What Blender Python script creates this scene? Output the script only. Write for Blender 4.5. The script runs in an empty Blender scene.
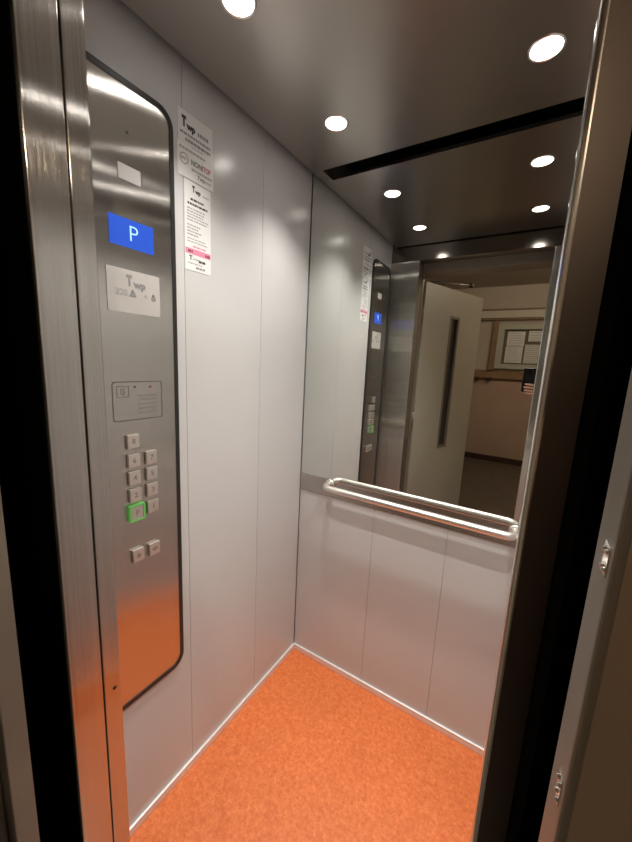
import bpy, bmesh, math, random
from mathutils import Vector, Matrix
random.seed(4)
sc = bpy.context.scene
COL = sc.collection

# ------------------------------------------------------------------ materials
def new_mat(name):
    m = bpy.data.materials.new(name); m.use_nodes = True
    nt = m.node_tree
    return m, nt, nt.nodes['Principled BSDF']

def plain(name, rgb, rough=.5, metal=0., spec=.5, emit=None, es=0.):
    m, nt, b = new_mat(name)
    b.inputs['Base Color'].default_value = (*rgb, 1)
    b.inputs['Roughness'].default_value = rough
    b.inputs['Metallic'].default_value = metal
    b.inputs['Specular IOR Level'].default_value = spec
    if emit:
        b.inputs['Emission Color'].default_value = (*emit, 1)
        b.inputs['Emission Strength'].default_value = es
    return m

def mottled(name, c1, c2, scale=6., rough=.5, spec=.5, bump=0., detail=4., metal=0.):
    m, nt, b = new_mat(name)
    tc = nt.nodes.new('ShaderNodeTexCoord')
    n = nt.nodes.new('ShaderNodeTexNoise'); n.inputs['Scale'].default_value = scale; n.inputs['Detail'].default_value = detail
    r = nt.nodes.new('ShaderNodeValToRGB')
    r.color_ramp.elements[0].position = .3; r.color_ramp.elements[1].position = .7
    r.color_ramp.elements[0].color = (*c1, 1); r.color_ramp.elements[1].color = (*c2, 1)
    nt.links.new(tc.outputs['Object'], n.inputs['Vector'])
    nt.links.new(n.outputs['Fac'], r.inputs['Fac']); nt.links.new(r.outputs['Color'], b.inputs['Base Color'])
    b.inputs['Roughness'].default_value = rough; b.inputs['Specular IOR Level'].default_value = spec
    b.inputs['Metallic'].default_value = metal
    if bump:
        bp = nt.nodes.new('ShaderNodeBump'); bp.inputs['Strength'].default_value = bump; bp.inputs['Distance'].default_value = .002
        nt.links.new(n.outputs['Fac'], bp.inputs['Height']); nt.links.new(bp.outputs['Normal'], b.inputs['Normal'])
    return m

def brushed(name, rgb, rough=.17, aniso=1., wear=.04, grain=.6):
    """stainless steel with vertical grain: highlights spread sideways"""
    m, nt, b = new_mat(name)
    b.inputs['Metallic'].default_value = 1.
    b.inputs['Anisotropic'].default_value = aniso
    ge = nt.nodes.new('ShaderNodeNewGeometry')
    cr = nt.nodes.new('ShaderNodeVectorMath'); cr.operation = 'CROSS_PRODUCT'
    cr.inputs[1].default_value = (0.001, 0.002, 1)
    nt.links.new(ge.outputs['Normal'], cr.inputs[0]); nt.links.new(cr.outputs['Vector'], b.inputs['Tangent'])
    tc = nt.nodes.new('ShaderNodeTexCoord')
    mp = nt.nodes.new('ShaderNodeMapping'); mp.inputs['Scale'].default_value = (700, 700, 3)
    n = nt.nodes.new('ShaderNodeTexNoise'); n.inputs['Scale'].default_value = 1.; n.inputs['Detail'].default_value = 2
    nt.links.new(tc.outputs['Object'], mp.inputs['Vector']); nt.links.new(mp.outputs['Vector'], n.inputs['Vector'])
    r = nt.nodes.new('ShaderNodeValToRGB')
    r.color_ramp.elements[0].position = .25; r.color_ramp.elements[1].position = .75
    r.color_ramp.elements[0].color = tuple(c * (1 - wear) for c in rgb) + (1,)
    r.color_ramp.elements[1].color = tuple(min(1, c * (1 + wear)) for c in rgb) + (1,)
    nt.links.new(n.outputs['Fac'], r.inputs['Fac']); nt.links.new(r.outputs['Color'], b.inputs['Base Color'])
    m3 = nt.nodes.new('ShaderNodeMapping'); m3.inputs['Scale'].default_value = (14000, 14000, .001)
    wn = nt.nodes.new('ShaderNodeTexNoise'); wn.inputs['Scale'].default_value = 1.; wn.inputs['Detail'].default_value = 0.
    nt.links.new(tc.outputs['Object'], m3.inputs['Vector']); nt.links.new(m3.outputs['Vector'], wn.inputs['Vector'])
    sb = nt.nodes.new('ShaderNodeMath'); sb.operation = 'SUBTRACT'; sb.inputs[1].default_value = .5
    ml = nt.nodes.new('ShaderNodeMath'); ml.operation = 'MULTIPLY'; ml.inputs[1].default_value = grain * 2.2
    nt.links.new(wn.outputs['Fac'], sb.inputs[0]); nt.links.new(sb.outputs[0], ml.inputs[0])
    scl = nt.nodes.new('ShaderNodeVectorMath'); scl.operation = 'SCALE'
    nt.links.new(cr.outputs['Vector'], scl.inputs[0]); nt.links.new(ml.outputs[0], scl.inputs['Scale'])
    ad = nt.nodes.new('ShaderNodeVectorMath'); ad.operation = 'ADD'
    nt.links.new(ge.outputs['Normal'], ad.inputs[0]); nt.links.new(scl.outputs['Vector'], ad.inputs[1])
    nz = nt.nodes.new('ShaderNodeVectorMath'); nz.operation = 'NORMALIZE'
    nt.links.new(ad.outputs['Vector'], nz.inputs[0]); nt.links.new(nz.outputs['Vector'], b.inputs['Normal'])
    n2 = nt.nodes.new('ShaderNodeTexNoise'); n2.inputs['Scale'].default_value = 5.; n2.inputs['Detail'].default_value = 3
    nt.links.new(tc.outputs['Object'], n2.inputs['Vector'])
    mr = nt.nodes.new('ShaderNodeMapRange'); mr.inputs['To Min'].default_value = rough * .96; mr.inputs['To Max'].default_value = rough * 1.04
    nt.links.new(n2.outputs['Fac'], mr.inputs['Value']); nt.links.new(mr.outputs['Result'], b.inputs['Roughness'])
    return m

def lino(name):
    m, nt, b = new_mat(name)
    tc = nt.nodes.new('ShaderNodeTexCoord')
    n = nt.nodes.new('ShaderNodeTexNoise'); n.inputs['Scale'].default_value = 85; n.inputs['Detail'].default_value = 6
    n.inputs['Roughness'].default_value = .75
    r = nt.nodes.new('ShaderNodeValToRGB')
    e = r.color_ramp.elements
    e[0].position = .3; e[0].color = (.60, .12, .030, 1)
    e[1].position = .72; e[1].color = (.90, .30, .10, 1)
    k = r.color_ramp.elements.new(.5); k.color = (.76, .19, .053, 1)
    v = nt.nodes.new('ShaderNodeTexVoronoi'); v.inputs['Scale'].default_value = 55
    r2 = nt.nodes.new('ShaderNodeValToRGB')
    r2.color_ramp.elements[0].position = .05; r2.color_ramp.elements[0].color = (.5, .5, .5, 1)
    r2.color_ramp.elements[1].position = .13; r2.color_ramp.elements[1].color = (1, 1, 1, 1)
    mx = nt.nodes.new('ShaderNodeMix'); mx.data_type = 'RGBA'; mx.blend_type = 'MULTIPLY'; mx.inputs[0].default_value = .5
    n3 = nt.nodes.new('ShaderNodeTexNoise'); n3.inputs['Scale'].default_value = 4; n3.inputs['Detail'].default_value = 3
    mx2 = nt.nodes.new('ShaderNodeMix'); mx2.data_type = 'RGBA'; mx2.blend_type = 'MULTIPLY'; mx2.inputs[0].default_value = .22
    for t in (n, v, n3): nt.links.new(tc.outputs['Object'], t.inputs['Vector'])
    nt.links.new(n.outputs['Fac'], r.inputs['Fac']); nt.links.new(v.outputs['Distance'], r2.inputs['Fac'])
    nt.links.new(r.outputs['Color'], mx.inputs[6]); nt.links.new(r2.outputs['Color'], mx.inputs[7])
    nt.links.new(mx.outputs[2], mx2.inputs[6]); nt.links.new(n3.outputs['Fac'], mx2.inputs[7])
    nt.links.new(mx2.outputs[2], b.inputs['Base Color'])
    b.inputs['Roughness'].default_value = .48; b.inputs['Specular IOR Level'].default_value = .4
    return m

M = {}
M['laminate'] = mottled('laminate', (.54, .54, .54), (.56, .56, .56), 3, .24, .5)
M['steel'] = brushed('brushed_steel', (.57, .545, .51))
M['steel_dull'] = brushed('brushed_steel_dull', (.36, .335, .30))
M['header_steel'] = plain('header_steel', (.33, .30, .275), .14, 1.)
M['steel_face'] = mottled('shaded_steel_face', (.125, .10, .082), (.15, .12, .10), 7, .42, .5, metal=1.)  # unlit outer side of the steel, its shade put into the colour
M['chrome'] = plain('polished_steel', (.78, .75, .71), .16, 1.)
M['rail_steel'] = plain('satin_steel', (.84, .81, .77), .36, 1.)
M['ceiling_steel'] = mottled('ceiling_steel', (.42, .385, .355), (.45, .415, .385), 2.5, .30, .5, metal=1.)
M['mirror'] = plain('mirror_glass', (.80, .815, .78), .0, 1.)
M['black'] = plain('black_gasket', (.016, .015, .014), .42)
M['void'] = plain('shaft_shade_black', (.003, .0025, .002), .9, 0, .0)  # darkness of the shaft gap put into the colour
M['plenum'] = plain('plenum_dark', (.03, .028, .026), .8, 0, .2)
M['lino'] = lino('orange_linoleum')
M['skirt'] = plain('pale_aluminium', (.80, .80, .79), .42, .35)
M['paper'] = mottled('paper', (.73, .73, .72), (.77, .77, .76), 14, .32, .5)
M['paper_grey'] = mottled('laminated_paper', (.66, .66, .65), (.70, .70, .69), 14, .28, .5)
M['ink'] = plain('ink_black', (.03, .03, .03), .5)
M['ink_grey'] = plain('ink_grey', (.24, .24, .24), .5)
M['ink_light'] = plain('ink_pale', (.36, .36, .36), .5)
M['ink_red'] = plain('ink_red', (.50, .20, .22), .5)
M['ink_pink'] = plain('ink_pink', (.70, .25, .37), .5)
M['ink_maroon'] = plain('ink_maroon', (.22, .03, .09), .5)
M['plate'] = mottled('plate_silver', (.46, .445, .425), (.50, .485, .465), 9, .45, .5)
M['screen'] = plain('screen_blue', (.01, .03, .2), .2, 0, .5, (.020, .085, .50), .85)
M['digit'] = plain('screen_digit', (.3, .5, .9), .3, 0, .5, (.20, .42, .9), .9)
M['button'] = plain('button_steel', (.64, .60, .56), .36, .85)
M['engrave'] = plain('button_engraving', (.25, .22, .195), .5, .3)
M['groove'] = plain('engraving_dark', (.13, .11, .095), .5, .3)
M['lit_green'] = plain('lit_button_ring', (.10, .34, .08), .3, 0, .5, (.16, .50, .10), .16)
M['lens_white'] = plain('emergency_lens', (.40, .385, .375), .3)
M['led_red'] = plain('led_red', (.3, .07, .05), .3)
M['lamp'] = plain('lamp_lens', (1, 1, 1), .4, 0, .5, (1.0, .95, .885), 5.)
M['lamp_core'] = plain('lamp_core', (1, 1, 1), .4, 0, .5, (1.0, .95, .885), 70.)
M['cream'] = mottled('cream_paint', (.33, .31, .25), (.36, .335, .275), 3, .42, .5)
M['frame_grey'] = mottled('grey_frame_paint', (.215, .188, .15), (.24, .21, .167), 5, .4, .5)
M['frame_brown'] = mottled('brown_frame_face', (.34, .265, .195), (.38, .30, .22), 5, .5, .4)  # browner tone for the rebate of the right frame post
M['slit_glass'] = plain('slit_glass', (.055, .05, .042), .12, 0, .5)
M['slit_frame'] = plain('slit_frame', (.14, .12, .095), .4)
M['plaster_top'] = mottled('plaster_upper', (.50, .44, .375), (.54, .475, .405), 2.5, .8, .2)
M['plaster_low'] = mottled('plaster_lower', (.46, .335, .265), (.50, .37, .295), 2.5, .6, .3)
M['corr_ceil'] = mottled('corridor_ceiling_paint', (.50, .45, .38), (.54, .48, .41), 2, .85, .2)
M['corr_floor'] = mottled('corridor_floor_tile', (.10, .08, .062), (.135, .108, .085), 9, .5, .4)
M['dark_red'] = plain('dark_red_skirting', (.055, .022, .018), .5)
M['wood'] = mottled('brown_wood', (.24, .15, .08), (.33, .21, .115), 12, .5, .4)
M['pale_green'] = plain('pale_green_frame', (.46, .47, .39), .5)
M['board_back'] = plain('board_backing', (.14, .115, .08), .8)
M['trunking'] = plain('trunking_cream', (.58, .54, .46), .5)
M['skin'] = plain('skin', (.62, .36, .26), .5)
M['jacket'] = mottled('black_jacket', (.012, .012, .014), (.03, .03, .033), 40, .8, .2)
M['jeans'] = mottled('dark_jeans', (.02, .025, .045), (.035, .042, .07), 60, .85, .2)
M['shoe'] = plain('black_shoe', (.015, .014, .013), .4)
M['hair'] = mottled('dark_hair', (.018, .012, .008), (.035, .024, .016), 60, .5, .3)
M['eye'] = plain('eye_white', (.7, .68, .65), .3)
M['phone'] = plain('phone_black', (.012, .012, .014), .15)
M['phone_lens'] = plain('phone_lens', (.02, .02, .03), .05)
M['rubber'] = plain('rubber', (.02, .02, .02), .7)

# ------------------------------------------------------------------ mesh builder
class MB:
    def __init__(s): s.v = []; s.f = []; s.m = []; s.sm = []; s.mats = []
    def mi(s, name):
        if name not in s.mats: s.mats.append(name)
        return s.mats.index(name)
    def add(s, verts, faces, mat, smooth=False):
        o = len(s.v); k = s.mi(mat)
        s.v += [tuple(p) for p in verts]
        for f in faces: s.f.append(tuple(i + o for i in f)); s.m.append(k); s.sm.append(smooth)
        return s
    def bm(s, b, mat, smooth=False, mtx=None):
        b.verts.ensure_lookup_table()
        vs = [(mtx @ v.co) if mtx else v.co.copy() for v in b.verts]
        idx = {v: i for i, v in enumerate(b.verts)}
        s.add(vs, [[idx[v] for v in f.verts] for f in b.faces], mat, smooth); b.free(); return s
    def box(s, x0, x1, y0, y1, z0, z1, mat, bev=0., seg=2, mtx=None):
        b = bmesh.new(); bmesh.ops.create_cube(b, size=1)
        for v in b.verts:
            v.co = Vector(((x0 + x1) / 2 + v.co.x * (x1 - x0), (y0 + y1) / 2 + v.co.y * (y1 - y0), (z0 + z1) / 2 + v.co.z * (z1 - z0)))
        if bev: bmesh.ops.bevel(b, geom=b.edges[:], offset=bev, segments=seg, affect='EDGES', profile=.5)
        return s.bm(b, mat, False, mtx)
    def prism(s, pts, n0, n1, mtx, mat, bev=0.):
        """polygon pts (u,v) extruded from n0 to n1, mapped by mtx"""
        b = bmesh.new()
        vs = [b.verts.new((p[0], p[1], n0)) for p in pts]; f = b.faces.new(vs)
        r = bmesh.ops.extrude_face_region(b, geom=[f])
        for v in [e for e in r['geom'] if isinstance(e, bmesh.types.BMVert)]: v.co.z = n1
        if bev:
            top = [e for e in b.edges if all(abs(v.co.z - n1) < 1e-7 for v in e.verts)]
            bmesh.ops.bevel(b, geom=top, offset=bev, segments=2, affect='EDGES', profile=.5)
        bmesh.ops.recalc_face_normals(b, faces=b.faces[:])
        return s.bm(b, mat, False, mtx)
    def ring(s, outer, inner, n0, n1, mtx, mat):
        k = len(outer); vs = []
        for pts, n in ((outer, n0), (outer, n1), (inner, n1), (inner, n0)):
            vs += [mtx @ Vector((p[0], p[1], n)) for p in pts]
        fs = []
        for a in range(3):
            for i in range(k):
                j = (i + 1) % k
                fs.append((a * k + i, a * k + j, (a + 1) * k + j, (a + 1) * k + i))
        return s.add(vs, fs, mat)
    def tube(s, path, r, mat, n=14, caps=True):
        path = [Vector(p) for p in path]; rings = []; up = Vector((0, 0, 1)); vs = []; fs = []
        for i, p in enumerate(path):
            t = (path[min(i + 1, len(path) - 1)] - path[max(i - 1, 0)]).normalized()
            a = up.cross(t)
            a = Vector((1, 0, 0)) if a.length < 1e-4 else a.normalized()
            c = t.cross(a); rr = r[i] if isinstance(r, (list, tuple)) else r
            for k in range(n):
                w = 2 * math.pi * k / n; vs.append(p + a * math.cos(w) * rr + c * math.sin(w) * rr)
        for i in range(len(path) - 1):
            for k in range(n):
                k2 = (k + 1) % n; fs.append((i * n + k, i * n + k2, (i + 1) * n + k2, (i + 1) * n + k))
        s.add(vs, fs, mat, True)
        if caps:
            o = len(s.v) - len(vs)
            for base in (0, (len(path) - 1) * n):
                s.f.append(tuple(o + base + k for k in range(n))); s.m.append(s.mi(mat)); s.sm.append(False)
        return s
    def lathe(s, prof, c, mat, n=28, mtx=None, smooth=True):
        vs = []; fs = []
        for r, z in prof:
            for k in range(n):
                w = 2 * math.pi * k / n; p = Vector((r * math.cos(w), r * math.sin(w), z))
                vs.append((mtx @ p if mtx else p) + Vector(c))
        for i in range(len(prof) - 1):
            for k in range(n):
                k2 = (k + 1) % n; fs.append((i * n + k, i * n + k2, (i + 1) * n + k2, (i + 1) * n + k))
        return s.add(vs, fs, mat, smooth)
    def text(s, body, size, u, v, n, mtx, mat, align='LEFT', bold=0., ext=.0003, sx=1.):
        cu = bpy.data.curves.new('t', 'FONT'); cu.body = body; cu.size = size; cu.extrude = ext; cu.offset = bold
        cu.align_x = align; cu.align_y = 'CENTER'; cu.resolution_u = 3
        ob = bpy.data.objects.new('t', cu); COL.objects.link(ob)
        bpy.context.view_layer.update()
        me = bpy.data.meshes.new_from_object(ob.evaluated_get(bpy.context.evaluated_depsgraph_get()))
        T = mtx @ Matrix.Translation((u, v, n)) @ Matrix.Diagonal((sx, 1, 1, 1))
        s.add([T @ p.co for p in me.vertices], [tuple(p.vertices) for p in me.polygons], mat)
        bpy.data.objects.remove(ob); bpy.data.curves.remove(cu); bpy.data.meshes.remove(me)
        return s
    def build(s, name, parent=None, loc=None):
        lo = [min(p[i] for p in s.v) for i in range(3)]; hi = [max(p[i] for p in s.v) for i in range(3)]
        if loc is None: loc = ((lo[0] + hi[0]) / 2, (lo[1] + hi[1]) / 2, lo[2])
        loc = Vector(loc)
        me = bpy.data.meshes.new(name)
        me.from_pydata([Vector(p) - loc for p in s.v], [], s.f)
        for m in s.mats: me.materials.append(M[m])
        me.polygons.foreach_set('material_index', s.m); me.polygons.foreach_set('use_smooth', s.sm)
        me.update()
        b = bmesh.new(); b.from_mesh(me); bmesh.ops.recalc_face_normals(b, faces=b.faces[:]); b.to_mesh(me); b.free()
        o = bpy.data.objects.new(name, me); COL.objects.link(o)
        if parent:
            o.parent = parent; o.location = loc - WORLD[parent.name]
        else: o.location = loc
        WORLD[o.name] = loc
        return o
WORLD = {}
def tag(o, label=None, cat=None, group=None, kind=None):
    if label: o['label'] = label
    if cat: o['category'] = cat
    if group: o['group'] = group
    if kind: o['kind'] = kind
    return o
def thing(name, loc, label, cat, group=None):
    o = bpy.data.objects.new(name, None); COL.objects.link(o); o.location = loc; o.empty_display_size = .05
    WORLD[o.name] = Vector(loc); return tag(o, label, cat, group)
def struct(mb, name, label, cat, loc=None): return tag(mb.build(name, None, loc), label, cat, None, 'structure')
def rrect(u0, u1, v0, v1, r, n=6):
    pts = []
    for cx, cy, a in ((u1 - r, v1 - r, 0), (u0 + r, v1 - r, 90), (u0 + r, v0 + r, 180), (u1 - r, v0 + r, 270)):
        for k in range(n + 1):
            w = math.radians(a + 90 * k / n); pts.append((cx + r * math.cos(w), cy + r * math.sin(w)))
    return pts
def frame(u, v, n, o=(0, 0, 0)):
    return Matrix(((u[0], v[0], n[0], o[0]), (u[1], v[1], n[1], o[1]), (u[2], v[2], n[2], o[2]), (0, 0, 0, 1)))
LEFT = frame((0, 1, 0), (0, 0, 1), (1, 0, 0))           # on the left wall: u = y, v = z, n = x

# ------------------------------------------------------------------ the lift car
W, D, H, TOP = 1.03, .941, 2.15, 2.32      # width, depth, ceiling height, hidden roof
mb = MB().box(0, W, -1.035, 0, -.03, 0, 'lino')
struct(mb, 'floor', 'orange speckled linoleum floor of the lift car', 'floor')
mb = MB()
for a, b in ((-.941, -.6205), (-.6195, -.2985), (-.2975, -.004)): mb.box(-.02, 0, a, b, 0, TOP, 'laminate', .0006, 1)
mb.box(-.03, -.004, -.95, 0, 0, TOP, 'ink_grey')
struct(mb, 'wall_left', 'white laminate panelled left wall of the lift car with notices and control panel', 'wall')
mb = MB()
for a, b in ((-.941, -.6205), (-.6195, -.2985), (-.2975, -.004)): mb.box(W, W + .02, a, b, 0, TOP, 'laminate', .0006, 1)
mb.box(W + .004, W + .03, -.95, 0, 0, TOP, 'ink_grey')
struct(mb, 'wall_right', 'white laminate right wall of the lift car hidden behind the door post', 'wall')
mb = MB()
for a, b in ((.002, .3695), (.3705, .6605), (.6615, W - .002)): mb.box(a, b, 0, .02, 0, .846, 'laminate', .0006, 1)
mb.box(-.02, W + .02, .004, .03, 0, TOP, 'ink_grey')
struct(mb, 'wall_back', 'white laminate lower back wall of the lift car below the mirror', 'wall')
mb = MB().box(.002, W - .002, -.004, .006, .846, .9235, 'steel', .001, 1)
struct(mb, 'trim_1', 'brushed steel strip across the back wall under the mirror', 'trim')
mb = MB()
mb.box(0, .009, -.941, 0, 0, .030, 'skirt', .0025); 
struct(mb, 'baseboard_left', 'pale metal skirting along the left lift wall', 'baseboard')
mb = MB().box(0, W, -.009, 0, 0, .030, 'skirt', .0025)
struct(mb, 'baseboard_back', 'pale metal skirting along the back lift wall', 'baseboard')
mb = MB().box(W - .007, W, -.941, 0, 0, .022, 'skirt', .0025)
struct(mb, 'baseboard_right', 'pale metal skirting along the right lift wall', 'baseboard')
# ceiling panel with a slot along the mirror
mb = MB()
pts = [(.03, -.925), (W - .03, -.925), (W - .03, -.003), (W - .07, -.003), (W - .07, -.042), (.072, -.042), (.072, -.003), (.03, -.003)]
mb.prism(pts, H, H + .012, Matrix.Identity(4), 'ceiling_steel')
struct(mb, 'ceiling', 'dark brushed steel ceiling panel with a black slot along the mirror', 'ceiling')
mb = MB().box(-.03, W + .03, -1.035, .03, TOP, TOP + .02, 'plenum')
struct(mb, 'trim_2', 'dark roof of the lift car above the ceiling panel', 'trim')
# mirror
mb = MB().box(.005, W - .005, -.002, .004, .9245, TOP, 'mirror')
tag(mb.build('wall_mirror'), 'large frameless mirror covering the upper back wall of the lift car', 'mirror')

# front returns
mb = MB()
mb.box(0, .18, -.976, -.941, 0, 2.065, 'steel', .0015)
mb.box(.0, .18, -1.035, -.9785, 0, 2.065, 'steel', .0015)
mb.box(.0, .176, -.98, -.975, 0, 2.065, 'black')
mb.box(-.06, .168, -1.0375, -1.033, 0, 2.3, 'void')
mb.lathe([(.0, .0009), (.0035, .0009), (.0042, 0)], (.18, -.955, .722), 'black', 14, frame((0, 1, 0), (0, 0, 1), (1, 0, 0)))
struct(mb, 'wall_front_left', 'brushed steel front return and reveal left of the lift entrance', 'wall')
mb = MB()
mb.box(.862, W, -.966, -.941, 0, 2.065, 'chrome', .0055, 8)
mb.box(.8675, .8895, -.9675, -.958, 0, 2.065, 'steel_face')
mb.box(.8895, W + .05, -1.0375, -.966, 0, 2.3, 'void')
struct(mb, 'wall_front_right', 'brushed steel front return right of the lift entrance with polished edge', 'wall')
mb = MB()
mb.box(0, W, -.963, -.941, 2.065, TOP, 'header_steel')
mb.box(.0, W, -1.035, -.9635, 2.067, TOP, 'steel_dull')
struct(mb, 'trim_3', 'brushed steel header above the lift entrance', 'trim')
mb = MB().box(.16, .90, -1.10, -1.035, -.03, -.002, 'skirt')
struct(mb, 'trim_4', 'metal sill between lift car and landing', 'trim')

# handrail
rail = thing('handrail', (.515, 0, .907), 'tubular steel handrail with curved ends across the back wall below the mirror', 'handrail')
yr, zr, xr0, xr1, rb = -.065, .907, .160, .870, .030
path = [(xr0, -.004, zr), (xr0, yr + rb, zr)]
for k in range(1, 9):
    w = math.pi / 2 * k / 8; path.append((xr0 + rb - rb * math.cos(w), yr + rb - rb * math.sin(w), zr))
for k in range(0, 8):
    w = math.pi / 2 * (1 - k / 8); path.append((xr1 - rb + rb * math.cos(w), yr + rb - rb * math.sin(w), zr))
path += [(xr1, yr + rb, zr), (xr1, -.004, zr)]
MB().tube(path, .0135, 'rail_steel', 18).build('bar', rail)
for x in (xr0, xr1):
    MB().lathe([(0, .009), (.017, .009), (.0205, .006), (.0205, 0)], (x, -.004, zr), 'rail_steel', 24, frame((1, 0, 0), (0, 0, 1), (0, -1, 0))).build('wall_flange', rail)

# ------------------------------------------------------------------ control panel
cp = thing('control_panel', (0, -.79, .448), 'tall brushed steel control panel with rounded corners, black edging, buttons and blue screen', 'control panel')
U0, U1, V0, V1 = -.930, -.653, .448, 2.027
MB().ring(rrect(U0, U1, V0, V1, .042, 8), rrect(U0 + .011, U1 - .011, V0 + .013, V1 - .013, .032, 8), -.0005, .0075, LEFT, 'black').build('gasket', cp)
MB().prism(rrect(U0 + .0105, U1 - .0105, V0 + .0125, V1 - .0125, .0325, 8), 0.0005, .0055, LEFT, 'steel').build('faceplate', cp)
N = .0056
def pbox(u0, u1, v0, v1, n0, n1, mat, r=.002, bev=0.): return MB().prism(rrect(u0, u1, v0, v1, r, 3), n0, n1, LEFT, mat, bev)
s = pbox(-.8245, -.7165, 1.675, 1.738, N, N + .0012, 'screen', .001)
ds = s.build('display_screen', cp)
MB().text('P', .050, -.768, 1.7065, N + .0014, LEFT, 'digit', 'CENTER', -.0006).build('digit', ds)
# information plate
s = pbox(-.836, -.7035, 1.526, 1.625, N, N + .0016, 'plate', .003)
k = N + .0018
s.text('T', .032, -.789, 1.600, k, LEFT, 'ink_grey', 'LEFT', .0022, .0003, .62)
s.text('wp', .024, -.772, 1.594, k, LEFT, 'ink_grey', 'LEFT', .0010)
s.text('320', .019, -.817, 1.572, k, LEFT, 'ink_light', 'LEFT', .0006)
s.prism([(-.784, 1.565), (-.767, 1.565), (-.771, 1.577), (-.780, 1.577)], k - .0002, k + .0003, LEFT, 'ink_grey')
s.lathe([(0, .0006), (.003, .0006), (.003, 0)], (k - .0002, -.7755, 1.5785), 'ink_grey', 12, frame((0, 1, 0), (0, 0, 1), (1, 0, 0)))
s.text('4', .014, -.746, 1.571, k, LEFT, 'ink_light', 'LEFT', .0004)
s.prism(rrect(-.7275, -.7155, 1.563, 1.574, .003, 3), k - .0002, k + .0003, LEFT, 'ink_grey')
s.lathe([(0, .0006), (.0036, .0006), (.0036, 0)], (k - .0002, -.7215, 1.577), 'ink_grey', 12, frame((0, 1, 0), (0, 0, 1), (1, 0, 0)))
s.build('information_plate', cp)
# engraved intercom plate
s = MB().ring(rrect(-.837, -.704, 1.262, 1.361, .008, 4), rrect(-.8345, -.7065, 1.2645, 1.3585, .006, 4), N - .0005, N + .0003, LEFT, 'groove')
s.ring(rrect(-.826, -.795, 1.322, 1.350, .002, 3), rrect(-.8245, -.7965, 1.3235, 1.3485, .001, 3), N - .0005, N + .0003, LEFT, 'groove')
s.text('▯', .02, -.811, 1.336, N, LEFT, 'groove', 'CENTER') if False else None
s.ring(rrect(-.8155, -.8065, 1.328, 1.344, .004, 3), rrect(-.8140, -.8080, 1.3295, 1.3425, .003, 3), N - .0005, N + .0003, LEFT, 'groove')
for i in range(5):
    for j in range(7):
        s.prism(rrect(-.770 + j * .0078, -.767 + j * .0078, 1.279 + i * .011, 1.282 + i * .011, .0012, 2), N - .0005, N + .00025, LEFT, 'groove')
s.prism(rrect(-.783, -.777, 1.344, 1.350, .0028, 3), N, N + .0012, LEFT, 'groove')
s.prism(rrect(-.741, -.735, 1.343, 1.349, .0028, 3), N, N + .0012, LEFT, 'led_red')
s.build('intercom_plate', cp)
pbox(-.799, -.745, 1.819, 1.852, N, N + .002, 'lens_white', .002, .0006).build('emergency_light', cp)
MB().lathe([(0, .0016), (.0028, .0012), (.0036, 0)], (N, -.772, 1.922), 'groove', 16, frame((0, 1, 0), (0, 0, 1), (1, 0, 0))).build('screw', cp)
# buttons
def button(u, v, legend, lit=False, label=None):
    hw, hh = .0158, .0178
    s = MB()
    if lit:
        s.ring(rrect(u - .0215, u + .0215, v - .0225, v + .0225, .004, 3), rrect(u - .0162, u + .0162, v - .0182, v + .0182, .002, 3), N, N + .0105, LEFT, 'lit_green')
        s.prism(rrect(u - .0158, u + .0158, v - .0178, v + .0178, .002, 3), N, N + .009, LEFT, 'button', .0008)
        n = N + .0091
    else:
        s.ring(rrect(u - hw - .0012, u + hw + .0012, v - hh - .0012, v + hh + .0012, .003, 3), rrect(u - hw, u + hw, v - hh, v + hh, .002, 3), N - .0003, N + .0004, LEFT, 'groove')
        s.prism(rrect(u - hw, u + hw, v - hh, v + hh, .0025, 3), N, N + .0085, LEFT, 'button', .0012)
        n = N + .0086
    if legend == 'bell':
        b = [(-.007, -.005), (.007, -.005), (.005, -.002), (.0045, .003), (.002, .006), (-.002, .006), (-.0045, .003), (-.005, -.002)]
        s.prism([(u + p, v + q) for p, q in b], n - .0002, n + .0004, LEFT, 'engrave')
        s.prism(rrect(u - .002, u + .002, v - .0085, v - .0055, .0009, 2), n - .0002, n + .0004, LEFT, 'engrave')
    elif legend == 'open':
        s.prism([(u - .002, v - .006), (u - .002, v + .006), (u - .009, v)], n - .0002, n + .0004, LEFT, 'engrave')
        s.prism([(u + .002, v - .006), (u + .002, v + .006), (u + .009, v)], n - .0002, n + .0004, LEFT, 'engrave')
        s.prism(rrect(u - .0007, u + .0007, v - .008, v + .008, .0003, 2), n - .0002, n + .0004, LEFT, 'engrave')
    else:
        s.text(legend, .019, u, v, n, LEFT, 'engrave', 'CENTER', .0004)
    o = s.build('button', cp)
    if label: o['label'] = label
for v, t in ((1.209, '8'), (1.158, '6'), (1.112, '4'), (1.065, '2')): button(-.793, v, t)
button(-.791, 1.016, 'P', True, 'larger button glowing green around its edge')
for v, t in ((1.158, '7'), (1.113, '5'), (1.067, '3'), (1.019, '1')): button(-.745, v, t)
button(-.792, .894, 'bell', False, 'square steel alarm button with a bell sign')
button(-.745, .892, 'open', False, 'square steel door button with arrow sign')

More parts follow.
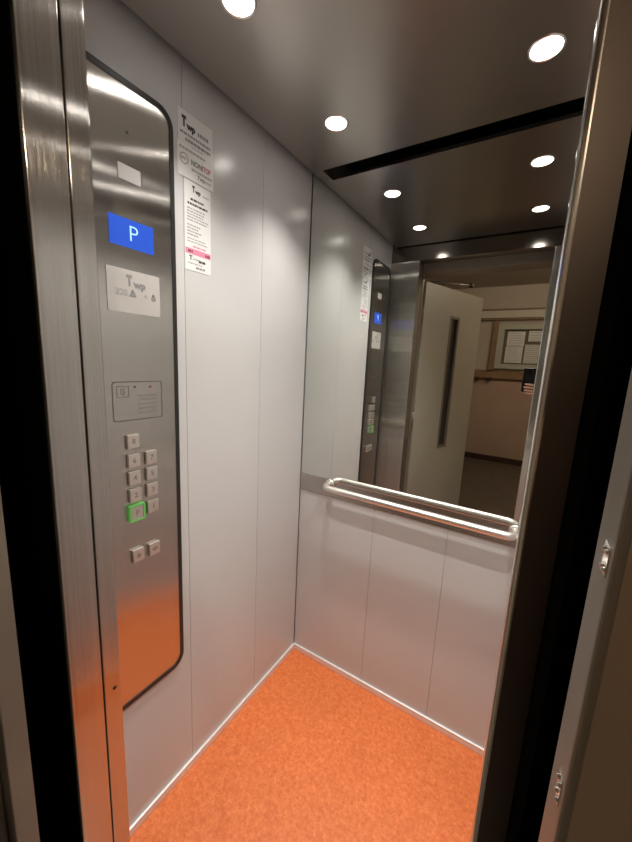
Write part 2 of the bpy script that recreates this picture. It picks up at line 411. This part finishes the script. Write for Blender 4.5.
# ------------------------------------------------------------------ notices on the left wall
def lines(s, u0, u1, v0, v1, n, k, mat, h=.4, ragged=.25):
    st = (v1 - v0) / k
    for i in range(k):
        v = v1 - (i + .5) * st; u = u0
        end = u1 - (u1 - u0) * random.random() * ragged
        while u < end - .002:
            w = min(random.uniform(.004, .012), end - u)
            s.prism([(u, v - st * h / 2), (u + w, v - st * h / 2), (u + w, v + st * h / 2), (u, v + st * h / 2)], n, n + .00015, LEFT, mat)
            u += w + .0018
def sheet(u0, u1, v0, v1, n0, mat): return MB().prism(rrect(u0, u1, v0, v1, .003, 3), n0, n0 + .0008, LEFT, mat)
G = 'service notices stuck on the left wall'
s = sheet(-.634, -.521, 1.955, 2.056, .0002, 'paper_grey'); n = .0011
s.text('T', .030, -.621, 2.030, n, LEFT, 'ink', 'LEFT', .0026, .0003, .6); s.text('wp', .021, -.606, 2.024, n, LEFT, 'ink', 'LEFT', .0014)
lines(s, -.572, -.535, 2.016, 2.026, n, 1, 'ink_grey', .9, 0)
lines(s, -.628, -.528, 1.999, 2.009, n, 1, 'ink_grey', .6, 0); lines(s, -.612, -.528, 1.985, 1.997, n, 1, 'ink_grey', .6, 0)
lines(s, -.590, -.556, 1.973, 1.983, n, 1, 'ink_grey', .6, 0)
tag(s.build('notice'), 'topmost grey laminated notice with large logo lettering, above the other notices on the left wall', 'notice', G)
s = sheet(-.638, -.518, 1.899, 1.979, .0006, 'paper'); n = .0015
lines(s, -.632, -.545, 1.963, 1.972, n, 1, 'ink_light', .6, 0)
s.ring([(-.617 + .0135 * math.cos(a), 1.943 + .0135 * math.sin(a)) for a in [i * math.pi / 12 for i in range(24)]],
       [(-.617 + .0115 * math.cos(a), 1.943 + .0115 * math.sin(a)) for a in [i * math.pi / 12 for i in range(24)]], n - .0002, n + .0002, LEFT, 'ink_grey')
lines(s, -.626, -.608, 1.939, 1.947, n, 1, 'ink_light', .7, 0)
s.text('NON', .018, -.595, 1.943, n, LEFT, 'ink_grey', 'LEFT', .0008, .0002, .85); s.text('STOP', .018, -.560, 1.943, n, LEFT, 'ink_red', 'LEFT', .0008, .0002, .72)
lines(s, -.594, -.524, 1.922, 1.931, n, 1, 'ink_light', .6, 0)
s.text('Twp', .014, -.575, 1.914, n, LEFT, 'ink_grey', 'LEFT', .0004); lines(s, -.549, -.524, 1.910, 1.916, n, 1, 'ink_light', .7, 0)
tag(s.build('notice'), 'wide white notice with a round emblem and red heading, middle of the stacked notices', 'notice', G)
s = sheet(-.6175, -.528, 1.668, 1.896, -.0001, 'paper'); n = .0008
s.text('T', .020, -.591, 1.879, n, LEFT, 'ink', 'LEFT', .0014, .0003, .62); s.text('wp', .014, -.581, 1.876, n, LEFT, 'ink', 'LEFT', .0008)
lines(s, -.556, -.535, 1.870, 1.876, n, 1, 'ink_light', .7, 0)
lines(s, -.598, -.552, 1.848, 1.857, n, 1, 'ink', .6, 0); lines(s, -.608, -.540, 1.836, 1.845, n, 1, 'ink', .6, 0)
lines(s, -.610, -.534, 1.795, 1.832, n, 5, 'ink_light', .5); lines(s, -.610, -.560, 1.758, 1.790, n, 4, 'ink_light', .5); lines(s, -.610, -.534, 1.740, 1.755, n, 2, 'ink_light', .4)
lines(s, -.592, -.545, 1.728, 1.737, n, 1, 'ink_pink', .5, 0)
s.prism([(-.6165, 1.711), (-.529, 1.711), (-.529, 1.726), (-.6165, 1.726)], n - .0002, n + .0001, LEFT, 'ink_pink')
lines(s, -.608, -.590, 1.714, 1.723, n + .0002, 1, 'ink_maroon', .7, 0); lines(s, -.549, -.532, 1.713, 1.722, n + .0002, 1, 'ink_maroon', .7, 0)
s.text('T', .016, -.604, 1.701, n, LEFT, 'ink', 'LEFT', .0006); lines(s, -.592, -.568, 1.697, 1.702, n, 1, 'ink_grey', .6, 0)
lines(s, -.572, -.548, 1.691, 1.702, n, 1, 'ink', .6, 0); lines(s, -.610, -.560, 1.684, 1.690, n, 1, 'ink_light', .5, 0); lines(s, -.582, -.550, 1.673, 1.682, n, 1, 'ink_grey', .6, 0)
tag(s.build('notice'), 'long narrow white notice with a pink band near its foot, lowest of the notices', 'notice', G)

# ------------------------------------------------------------------ downlights
lights = [(.2449, -.252, 'downlight near the left wall at the mirror end of the ceiling'),
          (.2449, -.669, 'downlight near the left wall at the entrance end of the ceiling'),
          (.7856, -.252, 'downlight near the right wall at the mirror end of the ceiling'),
          (.7856, -.669, 'downlight near the right wall at the entrance end of the ceiling')]
proto = None; SPOT = 34.
for x, y, lab in lights:
    if proto is None:
        r = thing('downlight', (x, y, H), 'small round bright ' + lab, 'ceiling light', 'recessed ceiling downlights')
        MB().lathe([(.033, -.0005), (.035, -.0022), (.037, -.0015), (.038, 0)], (x, y, H), 'chrome', 32).build('trim_ring', r)
        MB().lathe([(.0159, -.0023), (.0325, -.0006)], (x, y, H), 'lamp', 32).lathe([(0, -.0026), (.016, -.0023)], (x, y, H), 'lamp_core', 32).build('lamp_lens', r)
        proto = r
    else:
        r = proto.copy(); COL.objects.link(r); r.location = (x, y, H); r['label'] = 'small round bright ' + lab
        for ch in list(proto.children):
            c = ch.copy(); COL.objects.link(c); c.parent = r

for x, y, lab in lights:
    ld = bpy.data.lights.new('spot_lamp', 'SPOT'); ld.energy = SPOT; ld.spot_size = math.radians(106); ld.spot_blend = .95; ld.shadow_soft_size = .022; ld.color = (1, .95, .885)
    lo = bpy.data.objects.new('spot_lamp', ld); COL.objects.link(lo); lo.location = (x, y, H - .006)
# ------------------------------------------------------------------ landing doorway
mb = MB()
mb.box(.06, .165, -1.133, -1.10, -.03, 2.03, 'frame_grey', .002)
mb.box(.04, .125, -1.25, -1.134, -.03, 2.03, 'frame_grey', .002)
struct(mb, 'trim_5', 'grey painted landing door frame post on the left', 'trim')
mb = MB()
mb.box(.8890, 1.0, -1.131, -1.10, -.03, 2.03, 'frame_grey', .002, 3)
mb.box(.8925, 1.02, -1.1325, -1.1305, -.03, 2.03, 'frame_brown')
mb.box(.935, 1.02, -1.25, -1.137, -.03, 2.03, 'frame_brown', .002)
rp = struct(mb, 'trim_6', 'grey painted landing door frame post on the right with rebate', 'trim')
mb = MB().box(.04, 1.02, -1.25, -1.10, 2.03, 2.14, 'frame_grey', .002)
struct(mb, 'trim_7', 'grey painted lintel of the landing door frame', 'trim')
def keeper(z, lab):
    k = thing('strike_plate', (.8890, -1.122, z), lab, 'strike plate', 'latch keepers on the right frame post')
    R = frame((0, -1, 0), (0, 0, 1), (-1, 0, 0), (.8890, -1.122, z))
    MB().prism(rrect(-.0042, .0042, -.0062, .0062, .001, 2), 0, .0004, R, 'chrome').build('plate', k)
    for a, b in ((.0025, .0035), (-.002, .003), (.0028, -.0035), (-.0018, -.004)):
        MB().lathe([(0, .0016), (.0009, .0013), (.0013, .0004)], R @ Vector((a, b, 0)), 'chrome', 12, R.to_3x3().to_4x4()).build('screw', k)
keeper(1.363, 'small shiny latch keeper at half height on the right landing frame post')
keeper(1.255, 'lower small latch keeper near the foot of the view on the right landing frame post')

# landing door leaf, swung out into the corridor
hx, hy, ex, ey = .152, -1.17, .415, -1.90
du = Vector((ex - hx, ey - hy, 0)); LW = .772; du.normalize(); nn = Vector((-du.y, du.x, 0))      # nn faces the corridor side seen from the car (+x)
DM = frame(du, (0, 0, 1), nn, (hx, hy, 0))
door = thing('door_1', (hx, hy, .01), 'cream steel landing door with narrow slit window standing open into the corridor', 'door')
door['kind'] = 'structure'
s = MB()
wu0, wu1, wv0, wv1 = .335, .448, .812, 1.800
s.ring([(0, .012), (LW, .012), (LW, 1.99), (0, 1.99)], [(wu0, wv0), (wu1, wv0), (wu1, wv1), (wu0, wv1)], -.02, .02, DM, 'cream')
# close the back
o = len(s.v)
s.ring([(0, .012), (LW, .012), (LW, 1.99), (0, 1.99)], [(wu0, wv0), (wu1, wv0), (wu1, wv1), (wu0, wv1)], .0, -.02, DM, 'cream')
s.build('leaf', door)
MB().ring([(wu0 - .006, wv0 - .006), (wu1 + .006, wv0 - .006), (wu1 + .006, wv1 + .006), (wu0 - .006, wv1 + .006)], [(wu0 + .012, wv0 + .012), (wu1 - .012, wv0 + .012), (wu1 - .012, wv1 - .012), (wu0 + .012, wv1 - .012)], .010, .023, DM, 'slit_frame').build('window_frame', door)
MB().prism([(wu0, wv0), (wu1, wv0), (wu1, wv1), (wu0, wv1)], -.003, .003, DM, 'slit_glass').build('window_pane', door)
ca = MB()
ca.box(.095, .13, .01, .03, 2.0, 2.03, 'frame_brown', .002, 2, None) if False else None
a0 = DM @ Vector((.085, 2.004, .0)); a1 = DM @ Vector((.485, 2.036, .06)); 
ca.tube([a0, a0.lerp(a1, .5), a1], .009, 'slit_frame', 10)
ca.tube([a1 + Vector((0, 0, -.014)), a1 + Vector((0, 0, .014))], .016, 'black', 14)
ca.build('closer_arm', door)
for z in (.25, 1.0, 1.75):
    c = DM @ Vector((-.008, z, .012)); MB().tube([c, c + Vector((0, 0, .11))], .009, 'frame_grey', 12).build('hinge', door)

# ------------------------------------------------------------------ landing corridor behind the camera
CX0, CX1, CY0, CY1, CH = -1.3, 2.9, -4.776, -1.25, 2.66
struct(MB().box(CX0, CX1, CY0 - .05, -1.10, -.06, -.002, 'corr_floor') , 'floor_landing', 'dark brown landing floor outside the lift', 'floor')
struct(MB().box(CX0, CX1, CY0 - .05, CY1, CH, CH + .05, 'corr_ceil'), 'ceiling_landing', 'beige painted ceiling of the landing', 'ceiling')
s = MB().box(CX0, CX1, CY0 - .08, CY0, 1.335, CH, 'plaster_top'); s.box(CX0, CX1, CY0 - .08, CY0, 0, 1.335, 'plaster_low')
struct(s, 'wall_landing_far', 'beige and pinkish painted wall at the far side of the landing', 'wall')
s = MB().box(CX0 - .05, CX0, CY0, CY1, 0, CH, 'plaster_top'); struct(s, 'wall_landing_left', 'beige painted side wall of the landing', 'wall')
s = MB().box(CX1, CX1 + .05, CY0, CY1, 0, CH, 'plaster_top'); struct(s, 'wall_landing_right', 'beige painted side wall of the landing beyond the photographer', 'wall')
s = MB().box(CX0, .04, -1.25, -1.135, 0, CH, 'plaster_top'); s.box(1.02, CX1, -1.25, -1.138, 0, CH, 'plaster_top'); s.box(.04, 1.02, -1.25, -1.138, 2.141, CH, 'plaster_top')
struct(s, 'wall_landing_near', 'beige landing wall around the lift doorway', 'wall')
s = MB().box(CX0, .06, -1.133, -1.10, -.06, CH, 'void'); s.box(1.0, CX1, -1.133, -1.10, -.06, CH, 'void'); s.box(.06, 1.0, -1.133, -1.10, 2.141, CH, 'void')  # black sheets added to close the shaft gap and keep it dark
s.box(-.07, -.062, -1.0995, -1.0375, -.06, CH, 'void'); s.box(W + .06, W + .068, -1.0995, -1.0375, -.06, CH, 'void'); s.box(-.07, W + .068, -1.0995, -1.0375, TOP, TOP + .01, 'void')
struct(s, 'trim_8', 'black sheets standing in for the dark lift shaft gap between car and landing', 'trim')
struct(MB().box(CX0, CX1, CY0, CY0 + .02, 0, .085, 'dark_red', .003), 'baseboard_landing', 'dark red brown skirting along the far landing wall', 'baseboard')

FAR = frame((-1, 0, 0), (0, 0, 1), (0, 1, 0), (0, CY0, 0))       # on the far landing wall: u = -x
s = MB().box(CX0 + .02, 2.6, CY0 + .002, CY0 + .07, 2.195, 2.305, 'trunking', .006); s.box(CX0 + .02, 2.6, CY0 + .002, CY0 + .078, 2.168, 2.185, 'wood'); s.box(CX0 + .02, 2.6, CY0 + .002, CY0 + .078, 2.31, 2.326, 'wood')  # brown strips stand in for the shadow lines along the trunking
tag(s.build('cable_trunking'), 'cream cable trunking with brown strips as its shadow lines running along the far landing wall', 'trunking')
wr = thing('wall_rail', (.4, CY0, 1.26), 'brown wooden wall rail on dark brackets under the notice board', 'wall rail')
MB().box(-.5, 1.6, CY0 + .035, CY0 + .06, 1.30, 1.345, 'wood', .004).build('rail_board', wr)
MB().box(-.5, 1.6, CY0, CY0 + .012, 1.27, 1.425, 'wood', .002).build('backing_board', wr)
for x in (.03, .25, 1.35):
    q = MB().box(x, x + .10 if x < .1 else x + .05, CY0 + .012, CY0 + .09, 1.255, 1.31, 'dark_red', .006)
    q.build('bracket', wr)
nb = thing('notice_board', (.72, CY0, 1.455), 'glazed pale green notice board cabinet holding papers on the far landing wall', 'notice board')
bx0, bx1, bz0, bz1 = .315, 1.14, 1.455, 2.10
R1 = [(-bx0, bz0), (-bx1, bz0), (-bx1, bz1), (-bx0, bz1)]
R2 = [(-bx0 - .085, bz0 + .07), (-bx1 + .085, bz0 + .07), (-bx1 + .085, bz1 - .07), (-bx0 - .085, bz1 - .07)]
MB().ring(R1, R2, .005, .07, FAR, 'pale_green').build('frame', nb)
MB().box(bx0, bx1, CY0 + .001, CY0 + .02, bz0, bz1, 'board_back').build('backing', nb)
MB().box(bx0 - .075, bx0 - .002, CY0, CY0 + .06, bz0 - .03, 2.16, 'wood', .004).build('side_shadow_strip', nb)  # brown frame side with the shadow beside the cabinet put into its colour
def paper(x0, x1, z0, z1, lab, mat='paper', d=.022):
    s = MB().prism([(-x1, z0), (-x0, z0), (-x0, z1), (-x1, z1)], d, d + .0015, FAR, mat)
    k = max(3, int((z1 - z0) / .03))
    for i in range(k):
        z = z1 - (i + .7) * (z1 - z0) / k; e = (x1 - x0) * random.uniform(.72, .9)
        s.prism([(-x0 - e, z - .003), (-x0 - .02, z - .003), (-x0 - .02, z + .003), (-x0 - e, z + .003)], d + .0013, d + .002, FAR, 'ink_light')
    tag(s.build('paper_notice'), lab, 'notice', 'papers in the landing notice board')
paper(.445, .672, 1.79, 2.0, 'upper white paper at the left of the landing notice board')
paper(.44, .665, 1.545, 1.785, 'lower white paper at the left of the landing notice board')
paper(.715, .93, 1.86, 2.01, 'small white paper at the top right of the landing notice board')
paper(.69, .90, 1.545, 1.815, 'greyish paper low at the right of the landing notice board', 'paper_grey')

# unseen warm fill lights added for the landing, door leaf and frame post
for lx, ly, en in ((.75, -3.0, 11.), (2.0, -2.3, 32.)):
    ld = bpy.data.lights.new('landing_fill', 'POINT'); ld.shadow_soft_size = .05; ld.energy = en; ld.color = (1, .82, .62)
    lo = bpy.data.objects.new('landing_fill', ld); COL.objects.link(lo); lo.location = (lx, ly, 2.585)

# ------------------------------------------------------------------ the photographer
def skin(chains, sub=2, root=0):
    """chains: list of [(x,y,z,r), ...]; a first point given as an int joins an existing vertex. Returns an evaluated mesh."""
    b = bmesh.new(); lay = b.verts.layers.skin.verify(); vs = []
    for ch in chains:
        prev = None
        for p in ch:
            if isinstance(p, int): prev = vs[p]; continue
            v = b.verts.new(p[:3]); r = p[3] if isinstance(p[3], tuple) else (p[3], p[3]); v[lay].radius = r; vs.append(v)
            if prev: b.edges.new((prev, v))
            prev = v
    vs[root][lay].use_root = True
    me = bpy.data.meshes.new('s'); b.to_mesh(me); b.free()
    ob = bpy.data.objects.new('s', me); COL.objects.link(ob)
    ob.modifiers.new('Skin', 'SKIN'); m = ob.modifiers.new('Sub', 'SUBSURF'); m.levels = sub; m.render_levels = sub
    bpy.context.view_layer.update()
    out = bpy.data.meshes.new_from_object(ob.evaluated_get(bpy.context.evaluated_depsgraph_get()))
    bpy.data.objects.remove(ob); bpy.data.meshes.remove(me)
    return out
px, py = 1.10, -1.66
per = thing('person', (px, py, 0), 'person in a black jacket holding up a phone in the lift doorway', 'person')
body = [
    [(px, py, .95, (.155, .11)), (px, py, 1.10, (.14, .10)), (px, py + .01, 1.28, (.165, .11)), (px, py, 1.40, (.15, .09)), (px, py + .005, 1.49, .056), (px, py + .02, 1.56, .055), (px, py + .03, 1.64, (.076, .088)), (px, py + .028, 1.715, (.07, .082))],
    [0, (px - .095, py, .87, .095), (px - .105, py + .015, .50, .062), (px - .11, py - .01, .10, .043), (px - .11, py + .03, .045, .042), (px - .115, py + .15, .03, .034)],
    [0, (px + .095, py, .87, .095), (px + .105, py + .015, .50, .062), (px + .11, py - .01, .10, .043), (px + .11, py + .03, .045, .042), (px + .115, py + .15, .03, .034)],
    [3, (px - .175, py, 1.40, .060), (px - .19, py - .01, 1.13, .045), (px - .185, py + .07, .90, .030), (px - .18, py + .095, .83, .027)],
    [3, (px + .185, py, 1.40, .060), (1.17, -1.49, 1.14, .045), (.945, -1.355, 1.262, .030), (.915, -1.335, 1.285, .027)],
]
me = skin(body, 2)
s = MB()
def paint(z, x, y):
    if z < .075: return 'shoe'
    if z < .97 and (x > px - .135 or z < .75): return 'jeans'
    if z > 1.515: return 'skin'
    if y > -1.37 and z > 1.2: return 'skin'
    if x < px - .12 and z < .905: return 'skin'
    return 'jacket'
for p in me.polygons:
    c = p.center; s.f.append(tuple(p.vertices)); s.m.append(s.mi(paint(c.z, c.x, c.y))); s.sm.append(True)
s.v = [tuple(v.co) for v in me.vertices]
def limb(pts, mat):
    m2 = skin([pts], 2); s.add([v.co for v in m2.vertices], [tuple(p.vertices) for p in m2.polygons], mat, True)
# right hand: palm along the phone's right edge, four fingers across the side facing the mirror, thumb on the other side
limb([(.922, -1.338, 1.280, .022), (.898, -1.326, 1.298, (.026, .016)), (.882, -1.316, 1.318, (.029, .013))], 'skin')
for i, (z, ln) in enumerate(((1.347, .050), (1.328, .056), (1.309, .052), (1.291, .040))):
    limb([(.890, -1.318, z - .006, .0088), (.876, -1.296, z - .003, .0088), (.862, -1.2865, z, .0080), (.862 - ln * .55, -1.2868, z + .003, .0074), (.862 - ln, -1.2880, z + .004, .0064)], 'skin')
limb([(.898, -1.330, 1.300, .012), (.874, -1.328, 1.335, .0098), (.852, -1.3185, 1.352, .0085)], 'skin')
# left hand: hanging, fingers slightly curled
lx, ly = px - .18, py + .10
limb([(lx, ly - .01, .845, .024), (lx, ly + .008, .80, (.016, .030)), (lx, ly + .012, .765, (.014, .034))], 'skin')
for i, (o2, ln) in enumerate(((.030, .070), (.011, .080), (-.008, .074), (-.026, .058))):
    limb([(lx, ly + .010 + o2 * .8, .775, .0088), (lx + .002, ly + .012 + o2, .775 - ln * .45, .0084), (lx + .012, ly + .012 + o2, .775 - ln * .75, .0076), (lx + .024, ly + .010 + o2, .775 - ln, .0066)], 'skin')
limb([(lx + .004, ly + .026, .820, .011), (lx + .012, ly + .052, .785, .0098), (lx + .016, ly + .058, .755, .0082)], 'skin')
# face
hc = Vector((px, py + .03, 1.66))
s.add(*(lambda P: ([Vector(v) for v in P], [(0, 1, 3), (0, 3, 2), (1, 4, 3), (2, 3, 4), (0, 2, 4, 1)]))([(px, py + .105, 1.668), (px - .016, py + .104, 1.628), (px + .016, py + .104, 1.628), (px, py + .134, 1.632), (px, py + .104, 1.622)]), 'skin', True)
for e in (-1, 1):
    s.lathe([(0, .010), (.007, .007), (.010, 0), (.007, -.007), (0, -.010)], (px + e * .030, py + .098, 1.662), 'eye', 12)
    s.lathe([(0, .003), (.0045, .002), (.005, 0)], (px + e * .030, py + .106, 1.662), 'ink', 10, frame((1, 0, 0), (0, 0, 1), (0, 1, 0)))
    s.lathe([(0, .03), (.008, .02), (.010, 0), (.006, -.02), (0, -.026)], (px + e * .080, py + .02, 1.645), 'skin', 10)
s.prism(rrect(-.022, .022, -.005, .005, .0045, 3), 0, .006, frame((1, 0, 0), (0, 0, 1), (0, 1, 0), (px, py + .105, 1.60)), 'ink_red')
s.build('body', per)
h = MB()
b = bmesh.new(); bmesh.ops.create_uvsphere(b, u_segments=28, v_segments=18, radius=1)
for v in list(b.verts):
    if v.co.z < -.35 or (v.co.y > .55 and v.co.z < .45): b.verts.remove(v)
for v in b.verts: v.co = Vector((v.co.x * .090, v.co.y * .102, v.co.z * .095))
h.bm(b, 'hair', True, Matrix.Translation((px, py + .018, 1.695)))
ho = h.build('hair', per)
mo = ho.modifiers.new('Thick', 'SOLIDIFY'); mo.thickness = .008
ph = thing('smartphone', (.833, -1.302, 1.300), 'black smartphone held upright by the photographer, reflected at the right of the mirror', 'phone')
PH = frame((1, 0, 0), (0, 0, 1), (0, 1, 0), (0, -1.306, 0))
MB().prism(rrect(.797, .870, 1.300, 1.452, .010, 5), 0, .0085, PH, 'phone', .0012).build('case', ph)
MB().prism(rrect(.844, .867, 1.408, 1.449, .005, 4), .0084, .0100, PH, 'phone_lens').build('camera_bump', ph)

# ------------------------------------------------------------------ world, camera, view
w = bpy.data.worlds.new('World'); sc.world = w; w.use_nodes = True
w.node_tree.nodes['Background'].inputs['Color'].default_value = (.5, .42, .34, 1); w.node_tree.nodes['Background'].inputs['Strength'].default_value = .004
cam = bpy.data.cameras.new('Camera'); co = bpy.data.objects.new('Camera', cam); COL.objects.link(co)
cam.sensor_fit = 'VERTICAL'; cam.sensor_height = 36; cam.lens = 347.69 / 842 * 36; cam.clip_start = .005
R = ((0.84743279, -0.12838719, 0.51514502), (0.52886687, 0.1192536, -0.84028472), (0.0464489, 0.98452796, 0.16895915))
C = (0.85676966, -1.28559393, 1.43167661)
co.matrix_world = Matrix(((*R[0], C[0]), (*R[1], C[1]), (*R[2], C[2]), (0, 0, 0, 1)))
sc.camera = co
vs = sc.view_settings; vs.view_transform = 'Standard'; vs.look = 'None'; vs.gamma = 1; vs.use_curve_mapping = False; vs.exposure = 0.14
